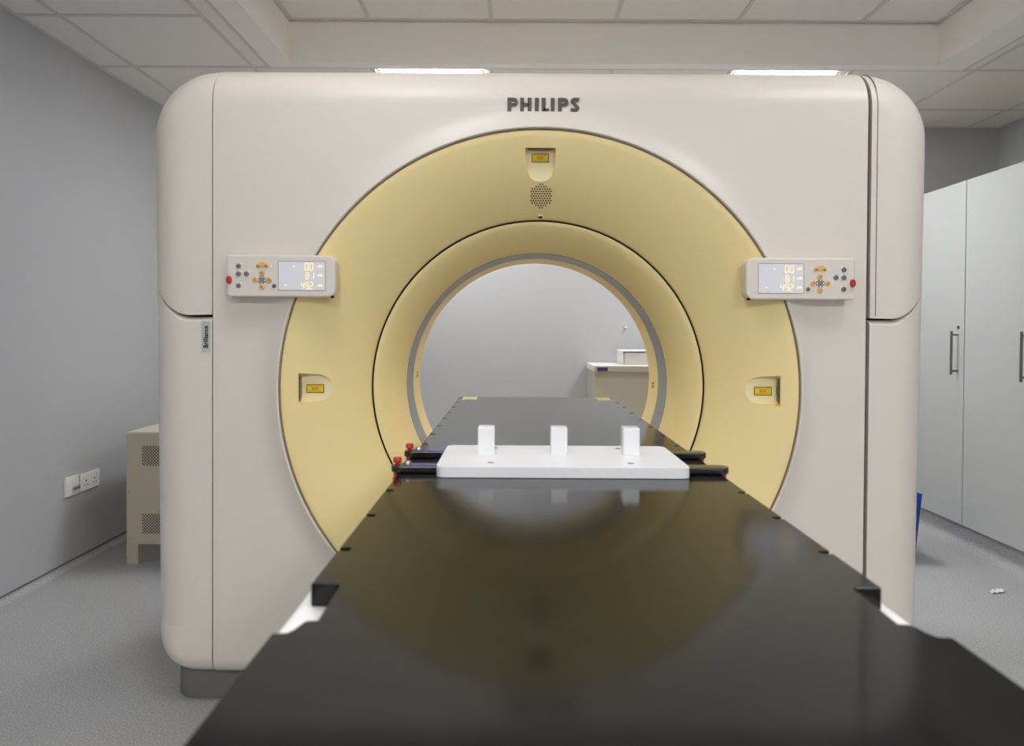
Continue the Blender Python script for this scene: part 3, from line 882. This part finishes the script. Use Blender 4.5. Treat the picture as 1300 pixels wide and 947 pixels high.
# index bars lying across the couch top
def index_bar(d, label):
    y = CAMY + d; hy = 0.0155; L = 0.283
    T = thing('index_bar', (0, y, ZTAB), label, 'bar', 'black index bars lying across the couch')
    b = prism('bar', rrect(-L, L, y - hy, y + hy, hy * .98, 10), 'z', ZTAB + .0004, ZTAB + .0115, M['bar'], T, bevel=.002, seg=2)
    x0 = -0.258; x1 = -0.205
    p_ = box('violet_sheen_strip', x0, x1, y - .009, y + .010, ZTAB + .0113, ZTAB + .0121, M['violet'], T)  # purple sheen on the bar top, put in as a coloured strip
    for s in (-1, 1):
        x = s * (L - .0145)
        if s < 0:
            lathe('clamp_knob', [(0.0045, .0), (.0045, .003), (.0072, .004), (.0072, .0105), (.0060, .0122), (.00001, .0125)], (x - .0045, y, ZTAB + .0118), 'z', M['red'], T, 20)
            lathe('clamp_pin', [(0.0070, .0), (.0070, .002), (.0055, .0055), (.00001, .0065)], (x + .0125, y, ZTAB + .0118), 'z', M['steel'], T, 20)
        # lower knob hanging below the bar, outside the table edge
        lathe('clamp_foot', [(0.00001, -.022), (.0060, -.021), (.0066, -.018), (.0066, -.010), (.0050, -.009), (.0050, .0)], (s * (L - .0085), y, ZTAB + .0004), 'z', M['red'], T, 20)
    return T
D1, D2 = 0.774 + 3 * .1405, 0.774 + 4 * .1405
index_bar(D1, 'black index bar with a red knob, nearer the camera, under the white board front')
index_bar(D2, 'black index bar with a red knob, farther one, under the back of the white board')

# white board with three posts
Zp0, Zp1 = ZTAB + .0006, ZTAB + .0182
PB = thing('positioning_board', (0, -0.91, ZTAB), 'thick white plastic board with three upright blocks lying across the black couch', 'board')
V, F = prism_geo(rrect(-0.2035, 0.2085, -1.020, -0.806, 0.016, 8), 'z', Zp0, Zp1)
brd = mk('board', V, F, M['white'], None, smooth=False)
for d in (D1, D2):
    y = CAMY + d
    boolean(brd, *boxgeo(-0.4, 0.4, y - .0165, y + .0165, Zp0 - .01, ZTAB + .0126))
brd.data.transform(Matrix.Translation(-org(PB))); brd.parent = PB
finish(brd, True, .004, 3, True, 50)
for x in (-0.1265, 0.0025, 0.1305):
    V, F = prism_geo(rrect(x - .0148, x + .0148, -0.908, -0.878, .003, 4), 'z', Zp1 - .001, Zp1 + .0485)
    pst = mk('upright_block', V, F, M['white_clear'], PB, bevel=.002, seg=2)
    lathe('block_hole', [(.0022, .0), (.0022, .0004), (.00001, .0004)], (x, -0.893, Zp1 + .0484), 'z', M['btn_grey'], pst, 16)
for (x, d) in ((-0.116, 1.183), (0.117, 1.183), (-0.113, 1.328), (0.117, 1.328)):
    lathe('red_plug', [(.0058, .0), (.0054, .0006), (.00001, .0006)], (x, CAMY + d, Zp1 - .0001), 'z', M['red'], PB, 20)

# ------------------------------------------------------------------ vented cabinet at the left
VC = thing('equipment_cabinet', (-1.65, 1.55, 0), 'beige metal cabinet with perforated vents, standing between the left wall and the scanner', 'cabinet')
cx0, cx1, cy0, cy1, ctop = -1.975, -1.30, 1.32, 1.95, 0.650
body = box('body', cx0, cx1, cy0, cy1, 0.098, ctop - .012, M['vent_body'], VC, bevel=.002)
box('lid', cx0, cx1, cy0, cy1, ctop - .0115, ctop, M['vent_top'], VC, bevel=.002)
for x in (cx0, cx1 - .056):
    for y in (cy0, cy1 - .05):
        box('leg', x, x + .056, y, y + .05, 0.0, 0.0985, M['vent_body'], VC)
for z in (0.485, 0.150):
    box('vent_panel', -1.898, -1.72, cy0 - .0015, cy0 + .002, z, z + .098, M['mesh'], VC)
    box('vent_panel', -1.62, -1.44, cy0 - .0015, cy0 + .002, z, z + .098, M['mesh'], VC)
for z in (0.588, 0.355, 0.125):
    lathe('screw', [(.0045, .001), (.0040, -.002), (.00001, -.0025)], (-1.961, cy0, z), 'y', M['steel'], VC, 12)

# ------------------------------------------------------------------ sockets on the left wall
def on_left(name, y0, y1, z0, z1, d0, d1, m, parent, bevel=.0015):
    return box(name, XL + d0, XL + d1, y0, y1, z0, z1, m, parent, bevel=bevel)
def W_at(px):   # y on the left wall for a photo column
    return CAMY + 905 * (CAMX - XL) / (652 - px)
ya, yb_ = W_at(79.5), W_at(96); zc = CAMZ - (620 - 416) / 905 * (W_at(88) - CAMY)
S1 = thing('wall_switch', (XL, (ya + yb_) / 2, zc), 'white single switched outlet plate low on the left wall, left of the double socket', 'switch')
on_left('plate', ya, yb_, zc - .046, zc + .046, 0, .012, M['plate'], S1, .002)
on_left('rocker', ya + .018, ya + .036, zc - .014, zc + .014, .0115, .017, M['plate'], S1)
on_left('flex_outlet', ya + .05, yb_ - .012, zc - .02, zc - .006, .0115, .026, M['btn_grey'], S1)
on_left('fuse_carrier', ya + .044, yb_ - .012, zc + .004, zc + .022, .0115, .014, M['plate'], S1, .0008)
ya, yb_ = W_at(98.8), W_at(123); zc = CAMZ - (613 - 416) / 905 * (W_at(110) - CAMY)
S2 = thing('wall_socket', (XL, (ya + yb_) / 2, zc), 'white double power socket low on the left wall, beside the beige cabinet', 'socket')
on_left('plate', ya, yb_, zc - .043, zc + .043, 0, .010, M['plate'], S2, .002)
for k in (0, 1):
    c = ya + (yb_ - ya) * (.27 + .46 * k)
    boxes('pin_holes', [(XL + .0098, XL + .0104, c - .004, c + .004, zc + .0, zc + .010), (XL + .0098, XL + .0104, c - .015, c - .007, zc - .018, zc - .013),
                        (XL + .0098, XL + .0104, c + .007, c + .015, zc - .018, zc - .013)], M['btn_ink'], S2)
    on_left('rocker', c - .008 + (.02 if k else -.02), c + .008 + (.02 if k else -.02), zc + .016, zc + .032, .0098, .014, M['plate'], S2)

# ------------------------------------------------------------------ wardrobes on the right
WX = 2.32; WZ0, WZ1 = 0.132, 1.968
def wardrobe(y0, y1, label):
    T = thing('wardrobe', ((WX + XR) / 2, (y0 + y1) / 2, 0), label, 'wardrobe', 'tall pale wardrobe units along the right wall')
    boxes('carcass', [(WX + .020, XR - .01, y0 + .0005, y0 + .018, .122, WZ1), (WX + .020, XR - .01, y1 - .018, y1 - .0005, .122, WZ1),
                      (WX + .020, XR - .01, y0 + .018, y1 - .018, WZ1 - .018, WZ1), (WX + .020, XR - .01, y0 + .018, y1 - .018, .122, .140),
                      (XR - .02, XR - .01, y0 + .018, y1 - .018, .140, WZ1 - .018)], M['ward_edge'], T)
    d = box('door', WX, WX + .019, y0 + .003, y1 - .003, WZ0, WZ1, M['ward'], T, bevel=.0012, seg=2)
    hy = y0 + .057
    # bar handle
    ys = hy
    lathe('handle', [(.0001, 0), (.0065, 0), (.0065, .235), (.0001, .235)], (WX - .034, ys, CAMZ - .238), 'z', M['handle'], d, 16)
    for z in (CAMZ - .218, CAMZ - .023):
        lathe('handle_post', [(.0001, 0), (.005, 0), (.005, .034), (.0001, .034)], (WX - .034, ys, z), 'x', M['handle'], d, 12)
    lathe('lock', [(.0001, -.004), (.0085, -.004), (.0095, .001), (.0001, .001)], (WX, y0 + .052, CAMZ + .018), 'x', M['handle'], d, 16)
    box('kickboard', WX + .045, WX + .060, y0, y1, 0.0, .122, M['floor'], T)
    return T
yg = 1.634; dw = 0.532
wardrobe(yg, yg + dw, 'tall pale grey wardrobe unit beside the scanner, with a steel bar handle, farther one')
wardrobe(yg - dw, yg, 'tall pale grey wardrobe unit at the right edge of the photo, nearer one')
# coved upstand of the floor under the wardrobe doors
R = .06
pts = [(WX + .045, 0), (WX + .045, .121), (WX + .041, .121), (WX + .041, R)] + [(WX + .041 - R + R * math.cos(u), R - R * math.sin(u)) for u in [PI / 2 * i / 10 for i in range(1, 11)]]
struct(prism('baseboard_wardrobe', pts, 'y', yg - dw, yg + dw, M['floor']))

# ------------------------------------------------------------------ blue bin behind the scanner
BN = thing('waste_bin', (1.80, 1.60, 0), 'bright blue plastic bin on the floor behind the right side of the scanner', 'bin')
def frustum(name, x0, x1, y0, y1, z0, z1, ins, m, parent, bevel):
    V = [(x0 + ins, y0 + ins, z0), (x1 - ins, y0 + ins, z0), (x1 - ins, y1 - ins, z0), (x0 + ins, y1 - ins, z0),
         (x0, y0, z1), (x1, y0, z1), (x1, y1, z1), (x0, y1, z1)]
    F = [(0, 3, 2, 1), (4, 5, 6, 7), (0, 1, 5, 4), (1, 2, 6, 5), (2, 3, 7, 6), (3, 0, 4, 7)]
    return mk(name, V, F, m, parent, bevel=bevel)
bn = frustum('bin_body', 1.64, 1.984, 1.42, 1.76, 0.0, 0.345, 0.022, M['blue'], BN, .012)
# hollow inside
V = [(1.665, 1.445, .012), (1.959, 1.445, .012), (1.959, 1.735, .012), (1.665, 1.735, .012), (1.646, 1.426, .4), (1.978, 1.426, .4), (1.978, 1.754, .4), (1.646, 1.754, .4)]
bn.data.transform(Matrix.Translation(org(BN))); bn.location = -org(BN); bn.modifiers.clear(); bpy.context.view_layer.update()
boolean(bn, V, [(0, 3, 2, 1), (4, 5, 6, 7), (0, 1, 5, 4), (1, 2, 6, 5), (2, 3, 7, 6), (3, 0, 4, 7)])
bn.data.transform(Matrix.Translation(-org(BN))); bn.location = (0, 0, 0)
bn.data.materials.clear(); bn.data.materials.append(M['blue'])
# ------------------------------------------------------------------ chest seen through the bore
CH = thing('supply_chest', (0.80, 2.30, 0), 'grey metal storage chest by the far wall, seen through the scanner bore', 'cabinet')
hx0, hx1, hy0, hy1, ht = 0.403, 1.25, 2.115, 2.525, 0.947
box('body', hx0 + .004, hx1 - .004, hy0 + .006, hy1, 0.04, ht - .036, M['chest'], CH, bevel=.003)
box('worktop', hx0, hx1, hy0, hy1, ht - .035, ht, M['chest_top'], CH, bevel=.002)
box('fascia', hx0 + .002, hx1 - .002, hy0 - .004, hy0 + .001, ht - .036, ht - .003, M['chest'], CH)
box('nameplate', 0.424, 0.487, hy0 - .006, hy0 - .0035, ht - .031, ht - .010, M['navy'], CH)
box('plinth', hx0 + .03, hx1 - .03, hy0 + .03, hy1 - .02, 0.0, 0.0405, M['shell_dark'], CH)
BX = thing('storage_box', (0.79, 2.34, 0.947), 'white cardboard box lying on the grey chest, seen through the scanner bore', 'box')
b_ = boxes('box_body', [(0.590, 1.05, 2.215, 2.219, ht, ht + .082), (0.590, 1.05, 2.43, 2.434, ht, ht + .082), (0.590, 0.594, 2.219, 2.43, ht, ht + .082),
                        (1.046, 1.05, 2.219, 2.43, ht, ht + .082), (0.594, 1.046, 2.219, 2.43, ht, ht + .004)], M['card'], BX)
box('lid', 0.588, 1.052, 2.209, 2.436, ht + .0825, ht + .089, M['paper'], BX, bevel=.001)
box('front_flap', 0.602, 1.046, 2.212, 2.2145, ht + .006, ht + .076, M['card_grey'], BX)
boxes('edge_seam', [(0.598, 0.602, 2.2135, 2.2145, ht + .002, ht + .082), (0.602, 1.046, 2.2135, 2.2145, ht + .0765, ht + .082)], M['label_dark'], BX)
# round hook on the far wall
HK = thing('wall_hook', (0.63, YB, CAMZ), 'tiny round white knob on the far wall above the grey chest', 'hook')
zx = CAMX + (794 - 652) / 905 * 4.69
lathe('rosette', [(.012, 0), (.011, -.006), (.0001, -.006)], (zx, YB, CAMZ + .008), 'y', M['btn_grey'], HK, 20)
lathe('knob', [(.005, -.006), (.006, -.012), (.009, -.016), (.009, -.024), (.0001, -.028)], (zx, YB, CAMZ + .008), 'y', M['plate'], HK, 20)

# scrap of paper on the floor
V = []; F = []
px_, py_ = 2.09, 1.00
rng = random.Random(3)
n = 6
for i in range(n + 1):
    for j in range(3):
        V.append((px_ + (i - n / 2) * .013 + rng.uniform(-.003, .003), py_ + (j - 1) * .016 + rng.uniform(-.006, .006) + i * .004, .0015 + abs(math.sin(i * 1.4 + j)) * .008))
for i in range(n):
    for j in range(2): F.append((i * 3 + j, i * 3 + j + 1, (i + 1) * 3 + j + 1, (i + 1) * 3 + j))
sc_ = mk('paper_scrap', V, F, M['paper'], None, smooth=False, at=(px_, py_, 0))
so = sc_.modifiers.new('s', 'SOLIDIFY'); so.thickness = .0008
tag(sc_, 'small crumpled white paper scrap on the grey floor at the right', 'paper scrap')

# ------------------------------------------------------------------ world, camera, colour
w_ = bpy.data.worlds.new('world'); SC.world = w_; w_.use_nodes = True
w_.node_tree.nodes['Background'].inputs['Color'].default_value = (0.5, 0.5, 0.52, 1)
w_.node_tree.nodes['Background'].inputs['Strength'].default_value = 0.1

cd = bpy.data.cameras.new('camera'); cam = bpy.data.objects.new('camera', cd); COL.objects.link(cam)
cd.sensor_width = 36.0; cd.sensor_fit = 'HORIZONTAL'; cd.lens = 905 / 1300 * 36
cd.shift_y = -(473.5 - 429.0) / 1300.0
cd.clip_start = 0.02
cam.location = (CAMX, CAMY, CAMZ)
pitch = math.atan(12.5 / 905); yaw = math.atan(2 / 905); roll = 0.0055
cam.matrix_world = Matrix.Translation(cam.location) @ Matrix.Rotation(yaw, 4, 'Z') @ Matrix.Rotation(PI / 2 - pitch, 4, 'X') @ Matrix.Rotation(roll, 4, 'Z')
cd.dof.use_dof = True; cd.dof.focus_distance = 2.3; cd.dof.aperture_fstop = 5.6
SC.camera = cam
SC.view_settings.view_transform = 'Standard'
SC.view_settings.look = 'None'
SC.view_settings.gamma = 1.0
SC.view_settings.use_curve_mapping = False
SC.view_settings.exposure = -0.13
SC.cycles.use_denoising = True
SC.cycles.max_bounces = 12
SC.cycles.diffuse_bounces = 8
